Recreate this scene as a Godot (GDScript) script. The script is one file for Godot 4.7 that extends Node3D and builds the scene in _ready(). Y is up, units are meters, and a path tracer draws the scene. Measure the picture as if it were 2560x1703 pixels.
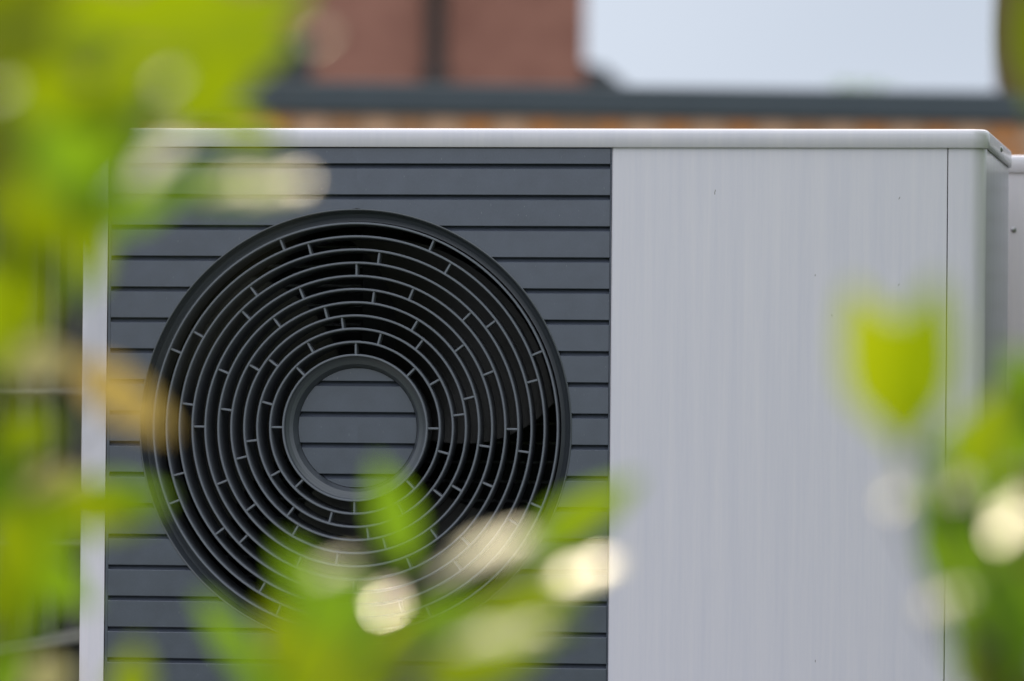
extends Node3D
# A heat pump outdoors, seen between out-of-focus shrubs; a garden wall and houses behind.

const PIX := 15215.0            # focal length in pixels of the 2560 x 1703 photograph
const SUN := Vector3(-0.36, 0.74, -0.57)
var cam: Camera3D
var cbas: Basis
var cpos := Vector3(1.38827, 0.56848, 8.38586)
var M := {}
var taken := {}
var rng := RandomNumberGenerator.new()

# ------------------------------------------------------------------ helpers
func at(px: float, py: float, depth: float) -> Vector3:
	return cpos + cbas * (Vector3((px - 1280.0) / PIX, (851.5 - py) / PIX, -1.0) * depth)

func pixel_of(p: Vector3) -> Vector2:
	var q := cbas.inverse() * (p - cpos)
	return Vector2(1280.0 + PIX * q.x / -q.z, 851.5 - PIX * q.y / -q.z)

func numbered(called: String) -> String:
	taken[called] = taken.get(called, -1) + 1
	return called if taken[called] == 0 else "%s_%03d" % [called, taken[called]]

func thing(called: String, label: String, category: String, where := Vector3.ZERO, turn := 0.0, group := "") -> Node3D:
	var o := Node3D.new()
	o.name = numbered(called)
	add_child(o)
	o.position = where
	o.rotation.y = turn
	tag(o, label, category, group)
	return o

func tag(o: Node, label: String, category: String, group := "") -> void:
	o.set_meta("label", label)
	o.set_meta("category", category)
	if group != "":
		o.set_meta("group", group)

func mesh(st: SurfaceTool, normals := true) -> ArrayMesh:
	if normals:
		st.generate_normals()
	return st.commit()

func put(called: String, m: Mesh, mat: Material, parent: Node, where := Vector3.ZERO, turn := Vector3.ZERO) -> MeshInstance3D:
	var o := MeshInstance3D.new()
	o.name = called
	o.mesh = m
	o.material_override = mat
	o.position = where
	o.rotation = turn
	parent.add_child(o, true)
	return o

func structure(called: String, m: Mesh, mat: Material, where := Vector3.ZERO) -> MeshInstance3D:
	var o := put(numbered(called), m, mat, self, where)
	o.set_meta("kind", "structure")
	return o

func start() -> SurfaceTool:
	var st := SurfaceTool.new()
	st.begin(Mesh.PRIMITIVE_TRIANGLES)
	return st

func quad(st: SurfaceTool, a: Vector3, b: Vector3, c: Vector3, d: Vector3) -> void:
	for v in [a, b, c, a, c, d]:
		st.add_vertex(v)

# a box from lo to hi with chamfered edges
func cbox(st: SurfaceTool, lo: Vector3, hi: Vector3, ch := 0.001) -> void:
	st.set_smooth_group(-1)
	var c := (lo + hi) / 2.0
	var h := (hi - lo) / 2.0
	var k := minf(ch, minf(h.x, minf(h.y, h.z)) * 0.9)
	var tri := func(p: Vector3, q: Vector3, r: Vector3) -> void:
		var n := (q - p).cross(r - p)
		if n.dot((p + q + r) / 3.0) > 0.0:
			var s := q
			q = r
			r = s
		for v in [p, q, r]:
			st.add_vertex(c + v)
	var f := func(p: Vector3, q: Vector3, r: Vector3, s: Vector3) -> void:
		tri.call(p, q, r)
		tri.call(p, r, s)
	var e := h - Vector3(k, k, k)
	for s in [-1.0, 1.0]:
		f.call(Vector3(s * h.x, -e.y, -e.z), Vector3(s * h.x, e.y, -e.z), Vector3(s * h.x, e.y, e.z), Vector3(s * h.x, -e.y, e.z))
		f.call(Vector3(-e.x, s * h.y, -e.z), Vector3(e.x, s * h.y, -e.z), Vector3(e.x, s * h.y, e.z), Vector3(-e.x, s * h.y, e.z))
		f.call(Vector3(-e.x, -e.y, s * h.z), Vector3(e.x, -e.y, s * h.z), Vector3(e.x, e.y, s * h.z), Vector3(-e.x, e.y, s * h.z))
		for t in [-1.0, 1.0]:
			f.call(Vector3(s * h.x, t * e.y, -e.z), Vector3(s * h.x, t * e.y, e.z), Vector3(s * e.x, t * h.y, e.z), Vector3(s * e.x, t * h.y, -e.z))
			f.call(Vector3(s * h.x, -e.y, t * e.z), Vector3(s * h.x, e.y, t * e.z), Vector3(s * e.x, e.y, t * h.z), Vector3(s * e.x, -e.y, t * h.z))
			f.call(Vector3(-e.x, s * h.y, t * e.z), Vector3(e.x, s * h.y, t * e.z), Vector3(e.x, s * e.y, t * h.z), Vector3(-e.x, s * e.y, t * h.z))
			for u in [-1.0, 1.0]:
				tri.call(Vector3(s * h.x, t * e.y, u * e.z), Vector3(s * e.x, t * h.y, u * e.z), Vector3(s * e.x, t * e.y, u * h.z))

func box(lo: Vector3, hi: Vector3, ch := 0.001) -> ArrayMesh:
	var st := start()
	cbox(st, lo, hi, ch)
	return mesh(st)

# profile of (radius, z) turned round the z axis; closed joins its last point to its first
func lathe(profile: Array, n := 96, closed := true, smooth := false) -> ArrayMesh:
	var st := start()
	var cnt := profile.size()
	for i in (cnt if closed else cnt - 1):
		var p: Vector2 = profile[i]
		var q: Vector2 = profile[(i + 1) % cnt]
		st.set_smooth_group(1 if smooth else i + 1)
		for k in n:
			var a := TAU * k / n
			var b := TAU * ((k + 1) % n) / n
			quad(st, Vector3(p.x * cos(a), p.x * sin(a), p.y), Vector3(q.x * cos(a), q.x * sin(a), q.y), Vector3(q.x * cos(b), q.x * sin(b), q.y), Vector3(p.x * cos(b), p.x * sin(b), p.y))
	return mesh(st)

# outline of (x, z) points, extruded from y0 to y1; gentle bends are shaded smooth
func extrude(outline: PackedVector2Array, y0: float, y1: float, uv := Rect2()) -> ArrayMesh:
	var st := start()
	var n := outline.size()
	var area := 0.0
	for i in n:
		area += outline[i].cross(outline[(i + 1) % n])
	var sg := 1.0 if area > 0.0 else -1.0
	var nor := []
	for i in n:
		var d := (outline[(i + 1) % n] - outline[i]).normalized()
		nor.append(Vector2(d.y, -d.x) * sg)
	for i in n:
		var a := outline[i]
		var b := outline[(i + 1) % n]
		var na: Vector2 = nor[i]
		var nb: Vector2 = nor[i]
		var pv: Vector2 = nor[(i + n - 1) % n]
		var nx: Vector2 = nor[(i + 1) % n]
		if pv.dot(na) > 0.8:
			na = (na + pv).normalized()
		if nx.dot(nb) > 0.8:
			nb = (nb + nx).normalized()
		var vs := [[a, y0, na], [b, y0, nb], [b, y1, nb], [a, y0, na], [b, y1, nb], [a, y1, na]]
		if sg < 0.0:
			vs.reverse()
		for v in vs:
			st.set_normal(Vector3(v[2].x, 0, v[2].y))
			if uv.has_area():
				st.set_uv(Vector2((v[0].x - uv.position.x) / uv.size.x, 1.0 - (v[1] - uv.position.y) / uv.size.y))
			st.add_vertex(Vector3(v[0].x, v[1], v[0].y))
	var tr := Geometry2D.triangulate_polygon(outline)
	for y in [y0, y1]:
		st.set_normal(Vector3(0, -1 if y == y0 else 1, 0))
		for k in tr.size() / 3:
			var t0 := outline[tr[k * 3]]
			var turns: bool = (outline[tr[k * 3 + 1]] - t0).cross(outline[tr[k * 3 + 2]] - t0) > 0.0
			for j in 3:
				var p: Vector2 = outline[tr[k * 3 + (j if (y == y1) == turns else 2 - j)]]
				if uv.has_area():
					st.set_uv(Vector2(0.5, 0.5))
				st.add_vertex(Vector3(p.x, y, p.y))
	return st.commit()

# rounded rectangle in plan, with a profile of (inset, y) rings from the bottom up and a flat top
func capped(x0: float, x1: float, z0: float, z1: float, r: float, left_r: float, profile: Array) -> ArrayMesh:
	var st := start()
	var rings := []
	for p in profile:
		var ring := []
		for c in 4:
			var rc: float = [r, left_r, left_r, r][c]
			var o := Vector2([x1 - rc, x0 + rc, x0 + rc, x1 - rc][c], [z1 - rc, z1 - rc, z0 + rc, z0 + rc][c])
			for k in 13:
				var a: float = PI / 2.0 * (c + k / 12.0)
				var rr: float = rc - p.x
				ring.append(Vector3(o.x + rr * cos(a), p.y, o.y + rr * sin(a)))
		rings.append(ring)
	st.set_smooth_group(1)
	for i in rings.size() - 1:
		for k in rings[i].size():
			var j: int = (k + 1) % rings[i].size()
			quad(st, rings[i][k], rings[i][j], rings[i + 1][j], rings[i + 1][k])
	st.set_smooth_group(-1)
	var top: Array = rings[-1]
	for k in range(1, top.size() - 1):
		for v in [top[0], top[k], top[k + 1]]:
			st.add_vertex(v)
	return mesh(st)

func tube(st: SurfaceTool, pts: Array, radii: Array, n := 7) -> void:
	st.set_smooth_group(1)
	var rings := []
	for i in pts.size():
		var d: Vector3 = (pts[mini(i + 1, pts.size() - 1)] - pts[maxi(i - 1, 0)]).normalized()
		var u := d.cross(Vector3(0.31, 0.12, 0.94)).normalized()
		var w := d.cross(u)
		var ring := []
		for k in n:
			ring.append(pts[i] + (u * cos(TAU * k / n) + w * sin(TAU * k / n)) * radii[i])
		rings.append(ring)
	for i in pts.size() - 1:
		for k in n:
			var j := (k + 1) % n
			quad(st, rings[i][k], rings[i][j], rings[i + 1][j], rings[i + 1][k])
	for k in range(1, n - 1):
		for v in [rings[0][0], rings[0][k], rings[0][k + 1], rings[-1][0], rings[-1][k + 1], rings[-1][k]]:
			st.add_vertex(v)

# ------------------------------------------------------------------ materials
func lin(r: float, g: float, b: float) -> Color:
	return Color(r, g, b).linear_to_srgb()

func mat(c: Color, rough := 0.6, spec := 0.5, metal := 0.0) -> StandardMaterial3D:
	var m := StandardMaterial3D.new()
	m.albedo_color = c
	m.roughness = rough
	m.metallic_specular = spec
	m.metallic = metal
	return m

func noise_tex(freq: float, lo: Color, hi: Color, size := 512, octaves := 4, sd := 1) -> NoiseTexture2D:
	var n := FastNoiseLite.new()
	n.seed = sd
	n.noise_type = FastNoiseLite.TYPE_SIMPLEX_SMOOTH
	n.frequency = freq
	n.fractal_octaves = octaves
	var g := Gradient.new()
	g.set_color(0, lo)
	g.set_color(1, hi)
	var t := NoiseTexture2D.new()
	t.width = size
	t.height = size
	t.seamless = true
	t.noise = n
	t.color_ramp = g
	return t

func mottled(lo: Color, hi: Color, freq: float, scale: float, rough := 0.8, sd := 1, relief := 0.0) -> StandardMaterial3D:
	var m := mat(Color.WHITE, rough)
	m.albedo_texture = noise_tex(freq, lo, hi, 512, 5, sd)
	m.uv1_triplanar = true
	m.uv1_world_triplanar = true
	m.uv1_scale = Vector3.ONE * scale
	if relief > 0.0:
		m.heightmap_enabled = true
		m.heightmap_texture = noise_tex(freq * 2.0, Color.BLACK, Color.WHITE, 512, 4, sd + 7)
		m.heightmap_scale = relief
	return m

# pale paint with fine rain streaks, on a w x h metre sheet; flecks are bits of dirt at (u, v)
func streaked(w: int, h: int, flecks: Array, base: Color, amp: float) -> ImageTexture:
	var im := Image.create(w, h, false, Image.FORMAT_RGB8)
	var n1 := FastNoiseLite.new()
	n1.seed = 5
	n1.frequency = 0.12
	var n2 := FastNoiseLite.new()
	n2.seed = 9
	n2.frequency = 0.018
	var n3 := FastNoiseLite.new()
	n3.seed = 21
	n3.frequency = 0.35
	for x in w:
		for y in h:
			var s := n1.get_noise_2d(x, y * 0.025) * 0.5 + n2.get_noise_2d(x * 1.6, y * 0.06) * 0.8 + n3.get_noise_2d(x, y * 0.05) * 0.35
			s += n3.get_noise_2d(x * 1.3, y * 1.3) * 0.12
			var v := 1.0 + amp * s
			im.set_pixel(x, y, Color(base.r * v, base.g * v * (1.0 - 0.004 * s), base.b * v * (1.0 - 0.015 * s)))
	for f in flecks:
		var cx := int(f[0] * w)
		var cy := int(f[1] * h)
		for k in f[3]:
			var px := clampi(cx + int(round(k * f[2])), 0, w - 1)
			var py := clampi(cy + k, 0, h - 1)
			im.set_pixel(px, py, Color(base.r * 0.45, base.g * 0.43, base.b * 0.38))
	return ImageTexture.create_from_image(im)

# dark plastic with faint patches and a sprinkling of pale dust and dried drops
func dusty(base: Color) -> ImageTexture:
	var im := Image.create(1024, 1024, false, Image.FORMAT_RGB8)
	var n1 := FastNoiseLite.new()
	n1.seed = 41
	n1.frequency = 0.012
	var n2 := FastNoiseLite.new()
	n2.seed = 43
	n2.frequency = 0.3
	for x in 1024:
		for y in 1024:
			var v := 1.0 + 0.06 * n1.get_noise_2d(x, y) + 0.04 * n2.get_noise_2d(x, y * 0.5)
			im.set_pixel(x, y, Color(base.r * v, base.g * v, base.b * v))
	var g := RandomNumberGenerator.new()
	g.seed = 77
	for k in 420:
		var x := g.randi_range(2, 1018)
		var y := g.randi_range(2, 1010)
		var c := base.lerp(Color(0.62, 0.62, 0.58), g.randf_range(0.08, 0.5))
		for i in g.randi_range(1, 5):
			im.set_pixel(x, y + i, c)
	return ImageTexture.create_from_image(im)

func leaf_mat(c: Color, back: Color, rough: float, spec := 0.5) -> StandardMaterial3D:
	var m := mat(c, rough, spec)
	m.backlight_enabled = true
	m.backlight = back.linear_to_srgb()
	m.cull_mode = BaseMaterial3D.CULL_DISABLED
	return m

func make_materials() -> void:
	M.white = mat(lin(0.725, 0.685, 0.75), 0.24, 0.66)
	M.white.albedo_texture = streaked(512, 512, [], Color(1, 1, 1) * 0.97, 0.035)
	M.white.uv1_triplanar = true
	M.white.uv1_scale = Vector3(1.3, 1.3, 1.3)
	M.panel = mat(lin(0.735, 0.695, 0.76), 0.24, 0.66)
	M.panel.albedo_texture = streaked(640, 1024, [[0.31, 0.075, -0.2, 8], [0.61, 0.21, 0.0, 3], [0.66, 0.275, 0.3, 3], [0.845, 0.29, 2.0, 4], [0.86, 0.085, -0.5, 4], [0.62, 0.83, 0.0, 4], [0.47, 0.9, 0.2, 6], [0.86, 0.225, -0.8, 3]], Color(1, 1, 1) * 0.97, 0.027)
	M.dark = mat(Color.WHITE, 0.15, 0.70)
	M.dark.albedo_texture = dusty(lin(0.073, 0.082, 0.108))
	M.dark.uv1_triplanar = true
	M.dark.uv1_world_triplanar = true
	M.dark.uv1_scale = Vector3.ONE * 1.6
	M.ring = mat(lin(0.135, 0.145, 0.168), 0.34, 0.6)  # same plastic as the bezel, lightened as if its edges catch light
	M.bezel = mat(lin(0.055, 0.062, 0.073), 0.36, 0.55)  # same plastic as the rings, colour darkened for the shaded channel and hub
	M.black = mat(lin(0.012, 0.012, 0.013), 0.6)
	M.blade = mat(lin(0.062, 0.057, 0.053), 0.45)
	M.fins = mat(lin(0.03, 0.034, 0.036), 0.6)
	M.alu = mat(lin(0.35, 0.36, 0.37), 0.4)
	M.steel = mat(lin(0.35, 0.35, 0.36), 0.3, 0.5, 0.9)
	M.concrete = mottled(lin(0.16, 0.158, 0.155), lin(0.22, 0.217, 0.21), 0.03, 0.9, 0.9, 4, 0.4)
	M.gravel = mottled(lin(0.12, 0.12, 0.12), lin(0.30, 0.298, 0.295), 0.12, 1.4, 0.95, 6, 2.0)
	M.lawn = mottled(lin(0.022, 0.042, 0.010), lin(0.065, 0.10, 0.025), 0.08, 0.5, 0.95, 8, 3.0)
	M.coping = mottled(lin(0.045, 0.058, 0.072), lin(0.06, 0.074, 0.09), 0.03, 0.7, 0.5, 11)
	M.mortar = mottled(lin(0.26, 0.22, 0.18), lin(0.36, 0.31, 0.26), 0.06, 2.0, 0.95, 12)
	M.brick = [mottled(lin(0.50, 0.20, 0.075), lin(0.60, 0.27, 0.11), 0.05, 4.0, 0.9, 13), mottled(lin(0.56, 0.31, 0.19), lin(0.66, 0.40, 0.26), 0.05, 4.0, 0.9, 14), mottled(lin(0.40, 0.19, 0.09), lin(0.5, 0.27, 0.15), 0.05, 4.0, 0.9, 15)]
	M.house = mottled(lin(0.27, 0.115, 0.085), lin(0.42, 0.195, 0.145), 0.02, 0.35, 0.9, 16)
	M.house_far = mottled(lin(0.10, 0.05, 0.035), lin(0.15, 0.08, 0.06), 0.012, 0.35, 0.9, 17)
	M.slate = mottled(lin(0.05, 0.055, 0.065), lin(0.085, 0.09, 0.10), 0.03, 0.6, 0.6, 18)
	M.pipe = mat(lin(0.06, 0.05, 0.05), 0.5)
	M.frame = mat(lin(0.05, 0.055, 0.062), 0.45)
	M.glass = mat(lin(0.02, 0.024, 0.03), 0.08)
	M.batten = [mottled(lin(0.06, 0.06, 0.05), lin(0.095, 0.092, 0.078), 0.04, 3.0, 0.85, 19), mottled(lin(0.04, 0.04, 0.035), lin(0.07, 0.068, 0.06), 0.04, 3.0, 0.85, 20)]
	M.rail = mottled(lin(0.16, 0.155, 0.13), lin(0.22, 0.21, 0.18), 0.04, 3.0, 0.85, 22)
	M.bark = mottled(lin(0.05, 0.045, 0.025), lin(0.10, 0.085, 0.05), 0.05, 8.0, 0.85, 23)
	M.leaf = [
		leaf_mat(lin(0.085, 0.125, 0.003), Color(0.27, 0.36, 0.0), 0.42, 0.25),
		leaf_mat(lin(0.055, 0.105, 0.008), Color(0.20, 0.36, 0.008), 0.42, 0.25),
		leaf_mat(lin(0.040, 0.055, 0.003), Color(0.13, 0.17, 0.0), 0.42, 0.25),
		leaf_mat(lin(0.32, 0.21, 0.06), Color(0.44, 0.33, 0.09), 0.45, 0.3),
		leaf_mat(lin(0.15, 0.155, 0.03), Color(0.26, 0.29, 0.015), 0.28),
		leaf_mat(lin(0.12, 0.155, 0.003), Color(0.40, 0.48, 0.0), 0.42, 0.25),
		leaf_mat(lin(0.15, 0.155, 0.03), Color(0.26, 0.29, 0.015), 0.18),
		leaf_mat(lin(0.30, 0.26, 0.11), Color(0.32, 0.28, 0.10), 0.42, 0.3)]

# ------------------------------------------------------------------ the heat pump
const FANY := 0.602
const XL := -0.391
const XR := 0.8776
const SEAM := 0.3590
const BACK := -0.58

# rows of a moulded slat as (y, z), from the foot of the groove below to the top of its face
func slat_rows(y0: float, y1: float, z: float) -> Array:
	var rows := [[y0, z - 0.0095], [y0, z - 0.0009], [y0 + 0.0008, z]]
	var n := int(ceil((y1 - y0) / 0.0014))
	for i in range(1, n):
		rows.append([lerpf(y0 + 0.0008, y1 - 0.0072, float(i) / n), z])
	rows.append_array([[y1 - 0.0072, z], [y1 - 0.0062, z - 0.0010], [y1 - 0.0057, z - 0.0046], [y1, z - 0.0090]])
	return rows

func loft(rows: Array, ends: Callable) -> ArrayMesh:
	var st := start()
	st.set_smooth_group(-1)
	for i in rows.size() - 1:
		var a: Array = rows[i]
		var b: Array = rows[i + 1]
		if absf(a[0] - b[0]) + absf(a[1] - b[1]) < 1e-6:
			continue
		var ea: Array = ends.call(a[0])
		var eb: Array = ends.call(b[0])
		for k in mini(ea.size(), eb.size()):
			quad(st, Vector3(ea[k].x, a[0], a[1]), Vector3(eb[k].x, b[0], b[1]), Vector3(eb[k].y, b[0], b[1]), Vector3(ea[k].y, a[0], a[1]))
	return mesh(st)

func arc_points(cx: float, cz: float, r: float, a0: float, a1: float, n := 14) -> PackedVector2Array:
	var p := PackedVector2Array()
	for k in n + 1:
		var a := deg_to_rad(lerpf(a0, a1, float(k) / n))
		p.append(Vector2(cx + r * cos(a), cz + r * sin(a)))
	return p

func heat_pump(label: String) -> Node3D:
	var t := thing("heat_pump", label, "heat pump")
	var y_foot := 0.14
	# lid
	var lid := put("lid", capped(XL - 0.003, XR + 0.004, BACK - 0.004, 0.0045, 0.027, 0.014, [Vector2(0.0035, 1.004), Vector2(0.0035, 0.9946), Vector2(0.0008, 0.9943), Vector2(0, 0.9952), Vector2(0, 1.0135), Vector2(0.0009, 1.0172), Vector2(0.0030, 1.0196), Vector2(0.0062, 1.0207)]), M.white, t)
	var sc := lathe([Vector2(0.0001, 0.0028), Vector2(0.0030, 0.0024), Vector2(0.0043, 0.001), Vector2(0.0046, -0.001)], 20, false, true)
	put("screw", sc, M.steel, lid, Vector3(XR + 0.004, 1.0075, -0.285), Vector3(0, PI / 2, 0))
	# left post, bent round the corner
	var p := PackedVector2Array([Vector2(-0.3542, 0.0)])
	p.append_array(arc_points(XL + 0.012, -0.012, 0.012, 90, 180, 8))
	p.append_array(PackedVector2Array([Vector2(XL, -0.05), Vector2(XL + 0.004, -0.05), Vector2(XL + 0.004, -0.02), Vector2(-0.3542, -0.02)]))
	var post := put("left_post", extrude(p, y_foot, 1.0), M.white, t)
	put("screw", sc, M.steel, post, Vector3(-0.3745, 0.909, 0.0))
	# slatted front: the slats, their margin strips and the rim round the fan opening
	var rim := 0.3062
	var y1 := 0.9999
	var y0 := 0.9713
	var cuts := func(y: float) -> Array:
		var dy := y - FANY
		var hw := sqrt(maxf(0.0, rim * rim - dy * dy))
		return [Vector2(-0.3488, -hw), Vector2(hw, 0.3565)]
	while y1 > y_foot + 0.01:
		y0 = maxf(y0, y_foot)
		var rows := slat_rows(y0, y1, 0.0)
		if absf(y0 - FANY) < rim and absf(y1 - FANY) < rim:
			for k in 2:
				put("slat", loft(rows, func(y: float) -> Array: return [cuts.call(y)[k]]), M.dark, t)
		else:
			put("slat", loft(rows, cuts), M.dark, t)
		y1 = y0
		y0 -= 0.0434
	for e in [Vector2(-0.3530, -0.3488), Vector2(0.3565, 0.3586)]:
		put("margin_strip", box(Vector3(e.x, y_foot, -0.018), Vector3(e.y, 1.0, -0.0008), 0.0006), M.dark, t)
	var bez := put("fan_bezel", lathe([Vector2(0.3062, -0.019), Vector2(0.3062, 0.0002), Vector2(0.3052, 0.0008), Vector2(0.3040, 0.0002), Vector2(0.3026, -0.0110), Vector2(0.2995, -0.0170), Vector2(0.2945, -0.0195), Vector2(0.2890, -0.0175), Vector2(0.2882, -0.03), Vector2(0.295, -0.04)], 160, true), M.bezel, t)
	# grille: eleven ring blades joined by short spokes, as the photograph shows them
	var first := [22.5, 15.0, 37.5, 0.0, 22.5, 37.5, 15.0, 7.5, 30.0, 0.0]
	for k in 11:
		var r := 0.2860 - 0.01844 * k
		var w := 0.00165
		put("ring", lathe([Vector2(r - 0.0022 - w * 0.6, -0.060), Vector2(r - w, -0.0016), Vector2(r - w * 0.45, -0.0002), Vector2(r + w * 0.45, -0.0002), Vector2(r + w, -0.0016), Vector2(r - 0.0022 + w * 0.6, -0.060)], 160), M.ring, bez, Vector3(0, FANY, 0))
	var spoke := box(Vector3(-0.0086, -0.0015, -0.022), Vector3(0.0082, 0.0015, -0.0025), 0.0007)
	for g in 10:
		var r := 0.2860 - 0.01844 * (g + 0.5)
		for k in 8:
			var a := deg_to_rad(first[g] + 45.0 * k)
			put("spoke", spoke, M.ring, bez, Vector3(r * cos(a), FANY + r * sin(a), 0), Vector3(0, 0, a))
	bez.position.y = 0.0
	# bezel profile is built round the origin: raise it by moving its mesh node, not its children
	bez.mesh = moved(bez.mesh, Vector3(0, FANY, 0))
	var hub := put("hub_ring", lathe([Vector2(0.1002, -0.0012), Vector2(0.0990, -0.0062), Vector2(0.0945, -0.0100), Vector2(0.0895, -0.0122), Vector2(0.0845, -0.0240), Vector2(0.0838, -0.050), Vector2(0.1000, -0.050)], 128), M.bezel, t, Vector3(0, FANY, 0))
	for k in range(5, 12):
		var a0 := 0.9713 - 0.0434 * k
		var a1 := a0 + 0.0434
		var lo := maxf(a0, FANY - 0.0838)
		var hi := minf(a1, FANY + 0.0838)
		if hi - lo < 0.004:
			continue
		var rows := []
		for row in slat_rows(a0, a1, -0.0245):
			if row[0] >= lo - 1e-5 and row[0] <= hi + 1e-5:
				rows.append(row)
		put("badge_slat", loft(rows, func(y: float) -> Array:
			var hw := sqrt(maxf(0.0, 0.0838 * 0.0838 - (y - FANY) * (y - FANY)))
			return [Vector2(-hw, hw)]), M.dark, hub, Vector3(0, -FANY, 0))
	put("back_disc", lathe([Vector2(0.0001, -0.0435), Vector2(0.0995, -0.0435), Vector2(0.0995, -0.049), Vector2(0.0001, -0.049)], 64), M.black, hub)
	# fan behind the grille
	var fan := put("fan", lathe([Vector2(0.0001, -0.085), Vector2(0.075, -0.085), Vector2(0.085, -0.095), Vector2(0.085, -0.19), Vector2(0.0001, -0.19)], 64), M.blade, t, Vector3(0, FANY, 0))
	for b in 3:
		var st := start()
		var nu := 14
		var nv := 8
		var pts := []
		for side in 2:
			for i in nu + 1:
				for j in nv + 1:
					var u := float(i) / nu
					var v := float(j) / nv
					var r := lerpf(0.083, 0.272, v)
					var sweep := 18.0 * v * v
					var a := deg_to_rad(-2.0 + b * 120.0 + lerpf(0.0, 84.0 + 6.0 * v, u) + sweep - 8.0)
					var z := lerpf(-0.092, -0.178, u) + 0.014 * sin(u * PI) + 0.010 * v - side * 0.004
					pts.append(Vector3(r * cos(a), r * sin(a), z))
		st.set_smooth_group(1)
		for side in 2:
			for i in nu:
				for j in nv:
					var o := side * (nu + 1) * (nv + 1)
					var q := [o + i * (nv + 1) + j, o + (i + 1) * (nv + 1) + j, o + (i + 1) * (nv + 1) + j + 1, o + i * (nv + 1) + j + 1]
					if side == 1:
						q.reverse()
					quad(st, pts[q[0]], pts[q[1]], pts[q[2]], pts[q[3]])
		put("blade", mesh(st), M.blade, fan)
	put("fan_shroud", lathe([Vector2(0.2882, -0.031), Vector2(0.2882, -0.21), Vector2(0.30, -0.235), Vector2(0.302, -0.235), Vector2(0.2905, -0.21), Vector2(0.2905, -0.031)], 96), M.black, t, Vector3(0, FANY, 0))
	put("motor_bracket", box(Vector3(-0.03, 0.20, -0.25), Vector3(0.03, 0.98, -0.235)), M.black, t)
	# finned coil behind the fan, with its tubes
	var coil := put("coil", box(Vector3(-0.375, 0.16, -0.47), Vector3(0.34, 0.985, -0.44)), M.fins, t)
	for k in 28:
		put("coil_tube", coil_tube(), M.alu, coil, Vector3(-0.017, 0.185 + 0.0285 * k, -0.432))
	# white sheet panels
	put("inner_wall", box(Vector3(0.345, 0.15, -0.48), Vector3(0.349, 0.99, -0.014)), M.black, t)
	put("front_panel", extrude(PackedVector2Array([Vector2(SEAM, -0.02), Vector2(SEAM, -0.0018), Vector2(SEAM + 0.0018, 0.0), Vector2(0.8240, 0.0), Vector2(0.8247, -0.0007), Vector2(0.8247, -0.02)]), y_foot, 1.0, Rect2(SEAM, y_foot, 0.8247 - SEAM, 1.0 - y_foot)), M.panel, t)
	p = PackedVector2Array([Vector2(0.8259, -0.02), Vector2(0.8259, -0.0007), Vector2(0.8266, 0.0)])
	p.append_array(arc_points(XR - 0.025, -0.025, 0.025, 90, 0, 16))
	p.append_array(PackedVector2Array([Vector2(XR, -0.034), Vector2(XR - 0.003, -0.034), Vector2(XR - 0.004, -0.028), Vector2(XR - 0.024, -0.02)]))
	put("corner_post", extrude(p, y_foot, 1.0), M.white, t)
	put("side_panel", box(Vector3(XR - 0.006, y_foot, BACK), Vector3(XR - 0.0012, 1.0, -0.0345), 0.0008), M.white, t)
	put("side_panel", box(Vector3(XL + 0.0012, y_foot, BACK), Vector3(XL + 0.006, 1.0, -0.0505), 0.0008), M.white, t)
	put("rear_panel", box(Vector3(0.352, y_foot, BACK + 0.002), Vector3(XR - 0.0065, 1.0, BACK + 0.006), 0.0008), M.dark, t)  # coloured dark to cut sunlight bounced onto the second unit
	var guard := put("rear_guard", box(Vector3(XL + 0.0065, y_foot, BACK + 0.004), Vector3(XL + 0.02, 1.0, BACK + 0.012), 0.0008), M.black, t)
	var wire := box(Vector3(XL + 0.02, -0.0015, BACK + 0.006), Vector3(0.351, 0.0015, BACK + 0.009), 0.0008)
	for k in 17:
		put("wire", wire, M.black, guard, Vector3(0, 0.18 + 0.05 * k, 0))
	put("base_tray", box(Vector3(XL + 0.004, 0.10, BACK + 0.004), Vector3(XR - 0.004, 0.1395, -0.006), 0.004), M.dark, t)
	for x in [-0.26, 0.74]:
		put("foot", box(Vector3(x - 0.035, 0.0605, BACK - 0.03), Vector3(x + 0.035, 0.0995, 0.03), 0.004), M.black, t)
	return t

var ctube: ArrayMesh
func coil_tube() -> ArrayMesh:
	if ctube == null:
		var st := start()
		tube(st, [Vector3(-0.356, 0, 0), Vector3(0.356, 0, 0)], [0.0022, 0.0022], 8)
		ctube = mesh(st)
	return ctube

func moved(m: Mesh, by: Vector3) -> ArrayMesh:
	var st := start()
	st.append_from(m, 0, Transform3D(Basis(), by))
	return st.commit()

# ------------------------------------------------------------------ shrubs
var leaf_mesh := []

# a leaf one unit long from its stalk at the origin along +y, facing +z, with a fold along the midrib
func make_leaf(widths: Array, fold: float, curl: float, cup: float) -> ArrayMesh:
	var st := start()
	st.set_smooth_group(1)
	var n := widths.size() - 1
	var rows := []
	for i in n + 1:
		var v := float(i) / n
		var w: float = widths[i] * 0.5
		var row := []
		for s in [-1.0, -0.5, 0.0, 0.5, 1.0]:
			row.append([Vector3(w * s, v + 0.03 * absf(s) * sin(v * 9.0), fold * absf(s) * w + cup * (1.0 - s * s) * w - curl * v * v + 0.012 * sin(v * 14.0 + s * 2.0) * absf(s)), Vector2(0.5 + 0.5 * s * widths[i], v)])
		rows.append(row)
	for i in n:
		for k in 4:
			for c in [rows[i][k], rows[i + 1][k], rows[i + 1][k + 1], rows[i][k], rows[i + 1][k + 1], rows[i][k + 1]]:
				st.set_uv(c[1])
				st.add_vertex(c[0])
	return mesh(st)

class Shrub:
	var node: Node3D
	var stems: Array = []      # points along the stems that twigs can leave from

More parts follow.
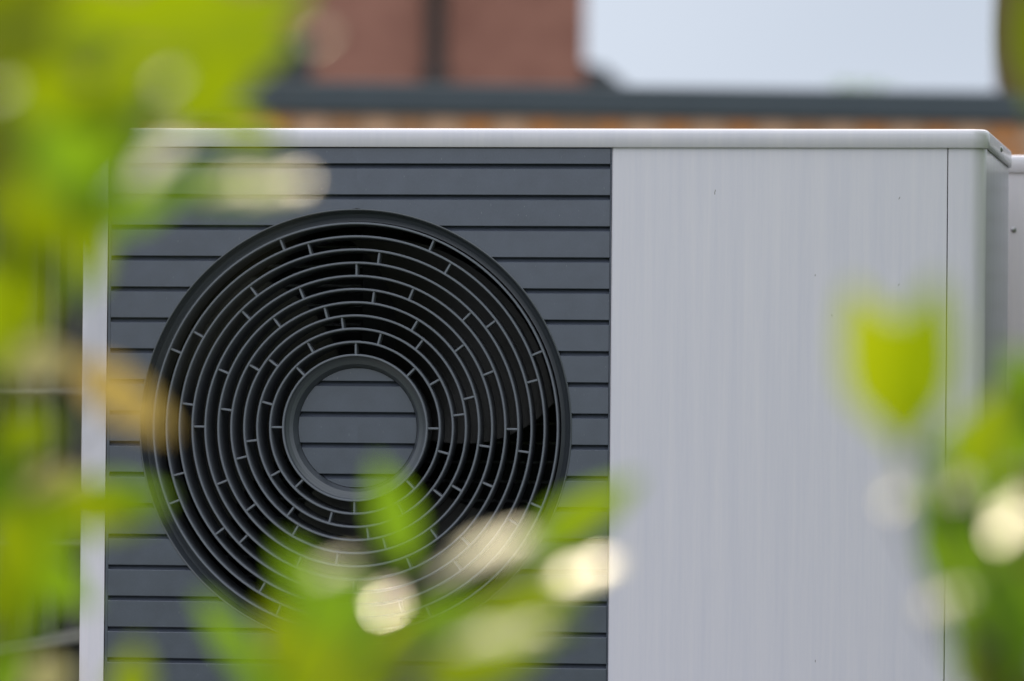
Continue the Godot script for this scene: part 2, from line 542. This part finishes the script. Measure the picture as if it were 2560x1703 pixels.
func shrub(label: String, base: Vector3, stems: Array) -> Shrub:
	var s := Shrub.new()
	s.node = thing("shrub", label, "shrub", base)
	for st_pts in stems:
		var c := Curve3D.new()
		c.add_point(Vector3(rng.randf_range(-0.03, 0.03), -0.02, rng.randf_range(-0.03, 0.03)))
		for q in st_pts:
			c.add_point(q - base)
		for i in range(1, c.point_count - 1):
			var d := (c.get_point_position(i + 1) - c.get_point_position(i - 1)) * 0.2
			c.set_point_in(i, -d)
			c.set_point_out(i, d)
		var pts := []
		var rad := []
		var n := 22
		for i in n + 1:
			var v := float(i) / n
			pts.append(c.sample_baked(c.get_baked_length() * v))
			rad.append(lerpf(0.0060, 0.0020, v))
		var st := start()
		tube(st, pts, rad, 6)
		put("stem", mesh(st), M.bark, s.node)
		s.stems.append_array(pts.slice(6))
	return s

# a leaf whose middle is at p (world), tip towards dir, face towards n; sizes in metres
func leaf(s: Shrub, p: Vector3, dir: Vector3, n: Vector3, length: float, width: float, shape: int, m: int) -> void:
	var y := (dir - n * dir.dot(n)).normalized()
	var x := y.cross(n).normalized()
	var b := Basis(x * width, y * length, n * length)
	var o := MeshInstance3D.new()
	o.name = "leaf"
	o.mesh = leaf_mesh[shape]
	o.material_override = M.leaf[m]
	var from := p - y * length * 0.5
	o.transform = Transform3D(b, from - s.node.position)
	s.node.add_child(o, true)
	var near: Vector3 = s.stems[0]
	for q in s.stems:
		var lower: float = 0.6 if q.y < from.y else 1.0
		if q.distance_to(from - s.node.position) * lower < near.distance_to(from - s.node.position):
			near = q
	var a := from - s.node.position
	var mid := (a + near) * 0.5 + Vector3(0, -0.06, 0) * a.distance_to(near) - y * length * 0.2
	var st := start()
	tube(st, [near, mid, a, a + y * length * 0.12], [0.0018, 0.0014, 0.0010, 0.0006], 5)
	put("twig", mesh(st), M.bark, s.node)

# leaf given by the photograph's pixels: middle, length, tip direction on the picture (degrees), width as a share of the
# length, metres from the lens, material, shape, and how it faces: tilt up and sideways in degrees from facing the lens
func pleaf(s: Shrub, px: float, py: float, len_px: float, ang: float, wide: float, depth: float, m: int, up := 10.0, side := 0.0, shape := 0) -> void:
	depth = 3.45 + (depth - 3.0) * 1.25
	var p := at(px, py, depth)
	var v := (cpos - p).normalized()
	var right := cbas.x
	var top := v.cross(right).normalized()
	right = top.cross(v).normalized()
	var n := v.rotated(right, -deg_to_rad(up)).rotated(top, deg_to_rad(side)).normalized()
	place_facing(s, p, v, n, right, top, len_px * depth / PIX, ang, wide, m, shape)

# the same for a leaf that lies so that it mirrors the sun towards the lens, off by a few degrees
func gleaf(s: Shrub, px: float, py: float, len_px: float, ang: float, wide: float, depth: float, m: int, off := Vector2.ZERO, shape := 3) -> void:
	depth = 3.45 + (depth - 3.0) * 1.25
	var p := at(px, py, depth)
	var v := (cpos - p).normalized()
	var right := cbas.x
	var top := v.cross(right).normalized()
	right = top.cross(v).normalized()
	var n := (SUN.normalized() + v).normalized()
	n = n.rotated(right, -deg_to_rad(off.x)).rotated(top, deg_to_rad(off.y)).normalized()
	place_facing(s, p, v, n, right, top, len_px * depth / PIX, ang, wide, m, shape)

func place_facing(s: Shrub, p: Vector3, v: Vector3, n: Vector3, right: Vector3, top: Vector3, size: float, ang: float, wide: float, m: int, shape: int) -> void:
	var u := right * cos(deg_to_rad(ang)) + top * sin(deg_to_rad(ang))
	var d := u - v * (u.dot(n) / v.dot(n))
	var length := minf(size * d.length(), size * 2.6)
	leaf(s, p, d.normalized(), n, length, size * wide, shape, m)

# leaves on the rest of the shrub, where the photograph does not look
func fill(s: Shrub, count: int, spread: float, top: float, mats: Array) -> void:
	var made := 0
	var tries := 0
	while made < count and tries < count * 30:
		tries += 1
		var q: Vector3 = s.stems[rng.randi() % s.stems.size()] + s.node.position
		var p := q + Vector3(rng.randf_range(-1, 1), rng.randf_range(-0.6, 0.7), rng.randf_range(-1, 1)) * spread
		if p.y < 0.08 or p.y > top:
			continue
		var f := pixel_of(p)
		if f.x > -190 and f.x < 2750 and f.y > -190 and f.y < 1900:
			continue
		made += 1
		var n := Vector3(rng.randf_range(-0.7, 0.7), rng.randf_range(0.2, 1.0), rng.randf_range(-0.7, 0.7)).normalized()
		var d := Vector3(rng.randf_range(-1, 1), rng.randf_range(-0.4, 0.6), rng.randf_range(-1, 1)).normalized()
		var l := rng.randf_range(0.035, 0.06)
		leaf(s, p, d, n, l, l * rng.randf_range(0.5, 0.7), rng.randi() % 3, mats[rng.randi() % mats.size()])

# ------------------------------------------------------------------ the scene
func _ready() -> void:
	rng.seed = 11
	# camera
	cam = Camera3D.new()
	cam.name = "camera"
	add_child(cam)
	cbas = Basis(Vector3.UP, deg_to_rad(7.92589)) * Basis(Vector3.RIGHT, deg_to_rad(1.06167)) * Basis(Vector3.BACK, deg_to_rad(0.5))
	cam.transform = Transform3D(cbas, cpos)
	var ca := CameraAttributesPhysical.new()
	ca.frustum_focal_length = 214.4216
	ca.frustum_focus_distance = 8.45
	ca.frustum_near = 0.05
	ca.frustum_far = 2000.0
	ca.exposure_aperture = 4.0
	cam.attributes = ca
	cam.current = true
	# sky, exposure
	var env := Environment.new()
	env.background_mode = Environment.BG_SKY
	var sky := ProceduralSkyMaterial.new()
	sky.sky_top_color = lin(0.86, 0.92, 1.0)
	sky.sky_horizon_color = lin(0.215, 0.255, 0.32)
	sky.sky_curve = 0.25
	sky.ground_bottom_color = Color(0.25, 0.27, 0.2)
	sky.ground_horizon_color = Color(0.6, 0.63, 0.66)
	sky.sun_angle_max = 0.0
	var cn := FastNoiseLite.new()
	cn.seed = 6
	cn.frequency = 1.9
	cn.fractal_octaves = 4
	var ci := Image.create(1024, 512, false, Image.FORMAT_RGBA8)
	for x in 1024:
		for y in 512:
			var lo := TAU * (x + 0.5) / 1024.0
			var la := PI * (0.5 - (y + 0.5) / 512.0)
			var d := Vector3(cos(la) * cos(lo), sin(la) * 2.0, cos(la) * sin(lo))
			ci.set_pixel(x, y, Color(1, 1, 1, clampf(0.5 + 0.9 * cn.get_noise_3dv(d), 0.0, 1.0)))
	sky.sky_cover = ImageTexture.create_from_image(ci)
	sky.sky_cover_modulate = lin(0.30, 0.308, 0.32)
	sky.sky_energy_multiplier = 1.0
	env.sky = Sky.new()
	env.sky.sky_material = sky
	env.tonemap_mode = Environment.TONE_MAPPER_LINEAR
	env.tonemap_exposure = 1.52
	env.sdfgi_enabled = true
	env.ssao_enabled = true
	env.ssil_enabled = true
	var we := WorldEnvironment.new()
	we.name = "environment"
	we.environment = env
	add_child(we)
	# sun, high behind the unit and a little to its left
	var sun := DirectionalLight3D.new()
	sun.name = "sun"
	sun.light_energy = 1.3
	sun.light_angular_distance = 0.5
	sun.light_color = Color(1.0, 0.92, 0.79)
	sun.shadow_enabled = true
	add_child(sun)
	sun.look_at_from_position(SUN * 50.0, Vector3.ZERO, Vector3.UP)

	make_materials()
	# ground
	var g := PlaneMesh.new()
	g.size = Vector2(400, 400)
	structure("lawn", g, M.lawn, Vector3(0, 0, -60))
	structure("gravel_bed", box(Vector3(-2.2, -0.05, -2.0), Vector3(3.6, 0.012, 0.7), 0.01), M.gravel)
	structure("concrete_slab", box(Vector3(-0.7, -0.05, -1.55), Vector3(2.9, 0.06, 0.3), 0.012), M.concrete)

	# heat pumps
	var hp := heat_pump("light grey heat pump with dark slatted front and round fan grille, facing the leafy shrubs")
	var second: Node3D = hp.duplicate()
	second.name = numbered("heat_pump")
	add_child(second)
	second.set_meta("label", "second light grey heat pump set back behind the screwed right side of the other")
	var edge := at(2493.0, 700.0, 8.97)
	second.position = Vector3(edge.x - XL, 0, -0.72)
	for o in [hp, second]:
		o.set_meta("group", "heat pumps on the concrete slab")

	background()
	foreground()

# a gabled roof: ridge along x, eaves at y0 and ridge at y1
func gable(x0: float, x1: float, z0: float, z1: float, y0: float, y1: float) -> ArrayMesh:
	var st := start()
	st.set_smooth_group(-1)
	var zm := (z0 + z1) / 2.0
	var p := [Vector3(x0, y0, z1), Vector3(x1, y0, z1), Vector3(x1, y1, zm), Vector3(x0, y1, zm), Vector3(x0, y0, z0), Vector3(x1, y0, z0)]
	quad(st, p[0], p[1], p[2], p[3])
	quad(st, p[3], p[2], p[5], p[4])
	quad(st, p[0], p[4], p[5], p[1])
	for tri in [[1, 5, 2], [0, 3, 4]]:
		for k in tri:
			st.add_vertex(p[k])
	return mesh(st)

func background() -> void:
	var along := deg_to_rad(13.0)
	# garden wall with a dark metal coping
	var mid := at(1280, 250, 20.5)
	var wall := thing("garden_wall", "low orange brick garden wall with a dark metal coping, behind the heat pumps", "wall", Vector3(mid.x, 0, mid.z), along)
	var top := mid.y
	var lo := -3.2
	var hi := 3.2
	put("coping", box(Vector3(lo, top - 0.051, -0.15), Vector3(hi, top + 0.051, 0.022), 0.006), M.coping, wall)
	put("core", box(Vector3(lo, 0.0, -0.11), Vector3(hi, top - 0.0515, -0.006), 0.002), M.mortar, wall)
	var course := 0.075
	var header := box(Vector3(-0.052, -0.0325, -0.05), Vector3(0.052, 0.0325, 0.0), 0.003)
	var stretcher := box(Vector3(-0.1075, -0.0325, -0.05), Vector3(0.1075, 0.0325, 0.0), 0.003)
	for c in 5:
		var y := top - 0.0515 - 0.010 - 0.0325 - course * c
		var x := lo + 0.06
		var i := 0
		while x < hi - 0.12:
			var long: bool = c % 2 == 1
			if long:
				put("brick", stretcher, M.brick[rng.randi() % 3], wall, Vector3(x + 0.06, y, 0))
				x += 0.225
			else:
				put("brick", header, M.brick[(1 if rng.randf() < 0.75 else 2) if i % 2 == 0 else (0 if rng.randf() < 0.6 else 2)], wall, Vector3(x, y, 0))
				x += 0.112
			i += 1
	var low := start()
	var yl := top - 0.0515 - 0.010 - 0.0325 - course * 5
	var odd := 0
	while yl > 0.04:
		var x := lo + 0.12 + 0.1125 * (odd % 2)
		while x < hi - 0.11:
			cbox(low, Vector3(x - 0.1075, yl - 0.0325, -0.05), Vector3(x + 0.1075, yl + 0.0325, rng.randf_range(-0.001, 0.001)), 0.003)
			x += 0.225
		yl -= course
		odd += 1
	put("lower_bricks", mesh(low), M.brick[2], wall).set_meta("kind", "stuff")
	# the reddish house behind the wall; its right front corner is the origin
	var c0 := at(1462, 200, 40.0)
	var house := thing("brick_house", "reddish brown house with a dark downpipe, rising behind the garden wall", "house", Vector3(c0.x, 0, c0.z), along)
	put("wall", box(Vector3(-11, 0, -8), Vector3(0, 5.6, 0), 0.01), M.house, house)
	put("roof", gable(-11.4, 0.4, -8.45, 0.45, 5.601, 8.6), M.slate, house)
	var pipe := start()
	tube(pipe, [Vector3(-0.99, 0.1, 0.065), Vector3(-0.99, 5.5, 0.065)], [0.065, 0.065], 14)
	var dp := put("downpipe", mesh(pipe), M.pipe, house)
	for y in [1.2, 3.0, 4.8]:
		put("bracket", box(Vector3(-1.09, y, 0.001), Vector3(-0.89, y + 0.05, 0.14), 0.004), M.pipe, dp)
	for x in [-3.2, -7.6]:
		var w := put("window", box(Vector3(x, 1.0, 0.001), Vector3(x + 1.4, 3.3, 0.03), 0.004), M.frame, house)
		for k in 2:
			put("pane", box(Vector3(x + 0.07 + 0.65 * k, 1.07, 0.0305), Vector3(x + 0.68 + 0.65 * k, 3.23, 0.034), 0.001), M.glass, w)
	# lean-to with a sloping dark roof at the corner of the house
	var shed := thing("lean_to", "small lean-to with a sloping dark roof against the reddish house corner", "shed", Vector3(c0.x, 0, c0.z), along)
	put("wall", box(Vector3(0.02, 0, -2.4), Vector3(1.2, 2.2, -0.35), 0.005), M.house, shed)
	var ss := start()
	ss.set_smooth_group(-1)
	var prof := [Vector2(0.015, 3.16), Vector2(0.16, 3.13), Vector2(0.52, 2.84), Vector2(1.35, 2.30), Vector2(1.35, 2.205), Vector2(0.015, 2.205)]
	for i in prof.size():
		var a: Vector2 = prof[i]
		var b: Vector2 = prof[(i + 1) % prof.size()]
		quad(ss, Vector3(a.x, a.y, -0.3), Vector3(b.x, b.y, -0.3), Vector3(b.x, b.y, -2.5), Vector3(a.x, a.y, -2.5))
	for z in [-0.3, -2.5]:
		for i in range(1, prof.size() - 1):
			for q in [prof[0], prof[i], prof[i + 1]]:
				ss.add_vertex(Vector3(q.x, q.y, z))
	put("roof", mesh(ss), M.slate, shed)
	# a darker house at the right
	var c1 := at(2494, 200, 38.0)
	var h2 := thing("brick_house", "dark brown house standing alone beyond the garden wall, beside open sky", "house", Vector3(c1.x, 0, c1.z), deg_to_rad(2.0))
	put("wall", box(Vector3(0, 0, -6), Vector3(7, 5.0, 0), 0.01), M.house_far, h2)
	put("roof", gable(-0.3, 7.3, -6.4, 0.4, 5.001, 7.2), M.slate, h2)
	# batten fence to the left of the unit
	var f0 := at(440, 1200, 10.9)
	var fence := thing("batten_fence", "weathered grey fence of narrow upright battens beside the heat pump", "fence", Vector3(f0.x, 0, f0.z), deg_to_rad(8.0))
	var bat := box(Vector3(-0.016, 0, -0.012), Vector3(0.016, 1.0, 0.0), 0.002)
	for k in 34:
		put("batten", bat, M.batten[(k * 7 + k / 3) % 2], fence, Vector3(-0.0455 * k, 0.02 + rng.randf_range(-0.004, 0.004), rng.randf_range(-0.003, 0.003)))
	put("added_backing_board", box(Vector3(-1.56, 0.015, -0.034), Vector3(0.04, 1.03, -0.018), 0.002), M.batten[1], fence)  # added to block sun from behind and darken the gaps
	for y in [0.40, 0.67]:
		var st := start()
		tube(st, [Vector3(0.03, y + 0.006, 0.008), Vector3(-0.75, y - 0.004, 0.008), Vector3(-1.54, y + 0.004, 0.008)], [0.0045, 0.0045, 0.0045], 8)
		put("wire", mesh(st), M.rail, fence)
	var br := put("brace", box(Vector3(-0.9, -0.0125, 0.006), Vector3(0.9, 0.0125, 0.024), 0.002), M.rail, fence, Vector3(-0.24, 0.222, 0))
	br.rotation.z = deg_to_rad(11.0)
	# hardly seen: the head of a far tree over the wall
	var tp := at(2150, 222, 46.0)
	var tree := thing("tree", "far tree whose head just shows over the garden wall coping", "tree", Vector3(tp.x, 0, tp.z))
	var ts := start()
	tube(ts, [Vector3(0, 0, 0), Vector3(0.05, 1.2, 0), Vector3(0, tp.y - 0.4, 0)], [0.09, 0.07, 0.03], 10)
	put("trunk", mesh(ts), M.bark, tree)
	var cs := start()
	cs.set_smooth_group(-1)
	for i in 2600:
		var d := Vector3(rng.randfn(), rng.randfn(), rng.randfn()).normalized() * pow(rng.randf(), 0.4)
		var q := Vector3(d.x * 0.55, tp.y - 0.55 + d.y * 0.6, d.z * 0.55) * Vector3(1.0 + 0.15 * sin(d.y * 9.0), 1, 1)
		var u := Vector3(rng.randfn(), rng.randfn(), rng.randfn()).normalized() * 0.035
		var w := u.cross(Vector3(rng.randfn(), rng.randfn(), rng.randfn())).normalized() * 0.02
		quad(cs, q - u, q + w, q + u, q - w)
	put("crown", mesh(cs), M.leaf[1], tree)

	# hedge to the right of the units, out of the picture: added to shade and tint the side panel
	var shade_hedge := thing("shade_hedge", "unseen clipped greenery added right of the heat pumps to shade the side panel", "shade_hedge", Vector3(1.75, 0, 0.62))
	for k in 3:
		var hs := start()
		tube(hs, [Vector3(0.0, 0, -0.8 + 0.4 * k), Vector3(0.03, 0.6, -0.78 + 0.4 * k), Vector3(0, 1.3, -0.8 + 0.4 * k)], [0.02, 0.015, 0.008], 8)
		put("stem", mesh(hs), M.bark, shade_hedge)
	var hl := start()
	hl.set_smooth_group(-1)
	for i in 9000:
		var q := Vector3(rng.randf_range(-0.42, 0.42), rng.randf_range(0.06, 2.2), rng.randf_range(-0.98, 0.25)) + Vector3(rng.randfn(), rng.randfn(), rng.randfn()) * 0.02
		var u := Vector3(rng.randfn(), rng.randfn(), rng.randfn()).normalized() * 0.035
		var w := u.cross(Vector3(rng.randfn(), rng.randfn(), rng.randfn())).normalized() * 0.018
		quad(hl, q - u, q + w, q + u, q - w)
	var hf := put("foliage", mesh(hl), M.leaf[1], shade_hedge)
	hf.set_meta("kind", "stuff")

func foreground() -> void:
	leaf_mesh = [
		make_leaf([0.10, 0.52, 0.86, 1.0, 0.96, 0.80, 0.56, 0.28, 0.03], 0.25, 0.10, 0.0),
		make_leaf([0.62, 0.98, 1.0, 0.96, 0.86, 0.68, 0.45, 0.20, 0.02], 0.18, 0.06, 0.0),
		make_leaf([0.08, 0.40, 0.72, 0.94, 1.0, 0.92, 0.70, 0.36, 0.03], 0.06, 0.03, 0.0),
		make_leaf([0.30, 0.66, 0.88, 0.98, 1.0, 0.94, 0.78, 0.50, 0.06], 0.02, 0.015, 0.0)]
	var Z := 3.75
	# shrub on the left
	var b1 := at(-250, 900, Z)
	b1.y = 0.0
	var s1 := shrub("tall leafy yellow-green shrub in front of the batten fence and slatted panel corner", b1, [
		[at(-190, 1900, Z), at(-150, 900, Z - 0.1), at(-60, 200, Z - 0.1), at(120, -300, Z)],
		[at(-260, 1800, Z + 0.1), at(-220, 1000, Z), at(-120, 500, Z + 0.05), at(60, 120, Z)],
		[at(-300, 2000, Z), at(-200, 1500, Z + 0.1), at(-60, 1320, Z + 0.2)]])
	# x, y, length, tip direction, width share, depth, material, tilt up, tilt sideways, shape
	for a in [
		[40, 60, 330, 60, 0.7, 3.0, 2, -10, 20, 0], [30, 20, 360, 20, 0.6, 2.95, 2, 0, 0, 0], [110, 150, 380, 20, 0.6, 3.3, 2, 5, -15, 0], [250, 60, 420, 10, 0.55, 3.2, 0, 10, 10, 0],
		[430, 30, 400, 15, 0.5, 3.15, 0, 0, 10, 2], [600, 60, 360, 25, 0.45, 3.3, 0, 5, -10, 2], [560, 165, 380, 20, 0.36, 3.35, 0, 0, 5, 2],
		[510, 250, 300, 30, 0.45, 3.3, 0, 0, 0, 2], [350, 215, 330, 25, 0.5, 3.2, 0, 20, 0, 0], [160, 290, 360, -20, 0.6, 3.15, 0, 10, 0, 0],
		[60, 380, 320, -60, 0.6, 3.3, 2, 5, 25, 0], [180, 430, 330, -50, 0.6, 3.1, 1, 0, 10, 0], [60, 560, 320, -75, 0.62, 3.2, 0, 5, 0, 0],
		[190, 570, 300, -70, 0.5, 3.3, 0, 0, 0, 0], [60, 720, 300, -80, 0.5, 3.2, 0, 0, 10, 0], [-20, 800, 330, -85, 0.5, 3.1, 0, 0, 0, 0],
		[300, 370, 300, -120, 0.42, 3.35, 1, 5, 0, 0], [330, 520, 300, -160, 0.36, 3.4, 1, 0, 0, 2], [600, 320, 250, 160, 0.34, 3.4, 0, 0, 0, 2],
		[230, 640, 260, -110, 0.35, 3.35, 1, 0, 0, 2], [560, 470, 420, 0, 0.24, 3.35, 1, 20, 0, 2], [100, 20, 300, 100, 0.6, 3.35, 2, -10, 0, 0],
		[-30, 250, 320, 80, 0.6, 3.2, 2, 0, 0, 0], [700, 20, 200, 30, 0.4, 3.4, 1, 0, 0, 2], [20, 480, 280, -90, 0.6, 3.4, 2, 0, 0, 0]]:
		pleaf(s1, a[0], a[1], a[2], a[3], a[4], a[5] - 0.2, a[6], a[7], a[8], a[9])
	for a in [
		[270, 1255, 300, 5, 0.42, 3.5, 1, 10, 0, 2], [230, 1270, 330, -8, 0.4, 3.35, 0, 0, 0, 2], [90, 1330, 260, -20, 0.5, 3.35, 1, 0, 0, 0], [60, 1450, 300, -75, 0.5, 3.4, 1, 0, 0, 0], [60, 1090, 240, 20, 0.6, 3.3, 0, 0, 0, 0], [40, 1370, 260, -80, 0.6, 3.2, 0, 0, 0, 0],
		[0, 1240, 240, -60, 0.6, 3.3, 1, 0, 0, 0], [130, 1440, 260, -40, 0.4, 3.6, 1, 0, 0, 2], [330, 1700, 190, 80, 0.6, 3.5, 0, 0, 0, 0],
		[10, 1500, 280, -90, 0.5, 3.3, 0, 0, 0, 0], [20, 1680, 200, 60, 0.5, 3.5, 1, 0, 0, 0]]:
		pleaf(s1, a[0], a[1], a[2], a[3], a[4], a[5] - 0.2, a[6], a[7], a[8], a[9])
	pleaf(s1, 290, 985, 340, -35, 0.36, 3.2, 3, 5, 0, 2)
	pleaf(s1, 90, 905, 190, 15, 0.7, 3.4, 7, 25, 0, 2)
	pleaf(s1, 140, 1225, 220, 10, 0.6, 3.4, 7, 20, 0, 2)
	pleaf(s1, 100, 1695, 180, 10, 0.7, 3.5, 7, 25, 0, 2)
	for a in [[735, 455, 60, 180, 0.9, 3.25, 6, 5.8, 0], [630, 465, 280, 0, 0.28, 3.3, 4, 12.5, 0], [420, 200, 45, 60, 1.0, 3.15, 6, 7.5, 1], [800, 90, 40, 60, 1.0, 3.2, 6, 7.5, 1], [395, 400, 220, -130, 0.4, 3.3, 4, 14, 0], [5, 225, 80, 90, 0.8, 3.2, 4, 16, 0]]:
		gleaf(s1, a[0], a[1], a[2], a[3], a[4], a[5] - 0.3, a[6], Vector2(a[7], a[8]))
	fill(s1, 70, 0.10, 1.0, [0, 1, 1, 2])

	# shrub in the middle
	var b2 := at(860, 900, Z)
	b2.y = 0.0
	var s2 := shrub("leafy shrub with shining young leaves in front of the round fan grille", b2, [
		[at(830, 2100, Z), at(820, 1750, Z), at(900, 1560, Z)], [at(900, 2200, Z), at(1000, 1800, Z + 0.1), at(1180, 1620, Z + 0.1)], [at(760, 2200, Z - 0.1), at(640, 1850, Z - 0.05)]])
	for a in [
		[985, 1290, 290, 108, 0.40, 3.5, 1, 0, 10, 2], [790, 1500, 340, 122, 0.44, 3.3, 1, 0, -10, 2], [870, 1590, 360, 80, 0.5, 3.25, 1, 0, 0, 0],
		[730, 1640, 300, 118, 0.45, 3.3, 0, 0, 0, 2], [960, 1650, 300, 55, 0.5, 3.35, 0, 0, 0, 0], [575, 1600, 280, 125, 0.30, 3.5, 1, 0, 10, 2],
		[1440, 1300, 380, 33, 0.30, 3.35, 1, 0, 0, 2], [1460, 1290, 300, 33, 0.24, 3.3, 0, 0, 0, 2], [1330, 1500, 440, 25, 0.28, 3.3, 0, 10, 0, 2], [1090, 1560, 320, 25, 0.36, 3.4, 1, 10, 0, 2],
		[1190, 1670, 360, 15, 0.4, 3.3, 0, 10, 0, 2], [830, 1730, 320, 90, 0.7, 3.2, 0, 0, 0, 0], [1290, 1590, 330, 10, 0.3, 3.35, 0, 30, 0, 2], [660, 1720, 260, 130, 0.5, 3.3, 1, 0, 0, 0]]:
		pleaf(s2, a[0], a[1], a[2], a[3], a[4], a[5] - 0.08, a[6], a[7], a[8], a[9])
	for a in [[965, 1500, 50, 90, 1.0, 3.05, 6, 3.5, 0], [840, 1420, 130, 20, 0.7, 3.1, 4, 11, 0], [1240, 1365, 210, 15, 0.75, 3.15, 4, 9.5, 0], [1120, 1430, 150, 25, 0.6, 3.4, 4, 13, 0], [1465, 1430, 190, 18, 0.6, 3.15, 4, 6.8, 0], [1250, 1590, 260, 10, 0.5, 3.1, 4, 14, 0]]:
		gleaf(s2, a[0], a[1], a[2], a[3], a[4], a[5], a[6], Vector2(a[7], a[8]))
	fill(s2, 60, 0.10, 0.52, [0, 1, 1, 2])

	# shrub on the right
	var b3 := at(2620, 900, Z)
	b3.y = 0.0
	var s3 := shrub("bushy green shrub with one heart-shaped leaf held up before the pale front panel", b3, [
		[at(2600, 2000, Z), at(2560, 1500, Z), at(2430, 1230, Z), at(2290, 1120, Z)], [at(2650, 2000, Z), at(2650, 1200, Z + 0.1), at(2640, 500, Z), at(2660, -100, Z)], [at(2560, 1900, Z), at(2520, 1650, Z)]])
	for a in [
		[2200, 925, 440, 108, 0.46, 2.90, 5, 0, 18, 2], [2305, 920, 450, 80, 0.44, 2.85, 0, -8, -22, 2], [2255, 960, 340, 94, 0.40, 3.0, 0, 8, 5, 2], [2470, 1080, 260, 60, 0.6, 3.2, 0, 0, 10, 0], [2540, 1050, 280, 100, 0.6, 3.3, 1, 0, 0, 0], [2385, 1230, 280, 110, 0.5, 3.25, 1, 0, 0, 0], [2370, 1400, 300, 115, 0.42, 3.35, 1, 0, 0, 2],
		[2410, 1320, 300, -100, 0.55, 3.25, 1, 5, 0, 0], [2480, 1430, 320, -70, 0.55, 3.3, 1, 10, 0, 0], [2540, 1560, 320, -90, 0.6, 3.2, 1, 0, 0, 0], [2355, 1320, 260, 120, 0.4, 3.35, 1, 0, 0, 2], [2440, 1560, 280, -110, 0.5, 3.3, 1, 0, 0, 0],
		[2450, 1620, 260, -110, 0.5, 3.35, 2, 0, 0, 0], [2560, 1250, 260, 80, 0.6, 3.35, 2, 0, 0, 0], [2575, 110, 380, 97, 0.3, 3.2, 2, 0, 0, 2], [2440, 1180, 260, -60, 0.5, 3.3, 1, 0, 0, 0], [2500, 1330, 300, -80, 0.5, 3.35, 1, 10, 0, 0], [2580, 980, 260, 120, 0.6, 3.3, 1, 0, 0, 0], [2420, 1480, 260, -100, 0.45, 3.4, 1, 0, 0, 2], [2560, 1420, 300, 80, 0.6, 3.4, 2, 0, 0, 0], [2530, 1700, 260, 100, 0.7, 3.3, 2, 0, 0, 0]]:
		pleaf(s3, a[0], a[1], a[2], a[3], a[4], a[5], a[6], a[7], a[8], a[9])
	for a in [[2245, 1235, 60, 80, 1.0, 2.95, 6, 7.0, 0], [2400, 1215, 60, 90, 1.0, 3.05, 6, 8.0, 0], [2530, 1290, 130, 70, 0.7, 3.0, 4, 6.3, 0], [2365, 1500, 130, 20, 0.9, 3.05, 4, 10, 0]]:
		gleaf(s3, a[0], a[1], a[2], a[3], a[4], a[5], a[6], Vector2(a[7], a[8]))
	fill(s3, 60, 0.10, 0.9, [0, 1, 1, 2])
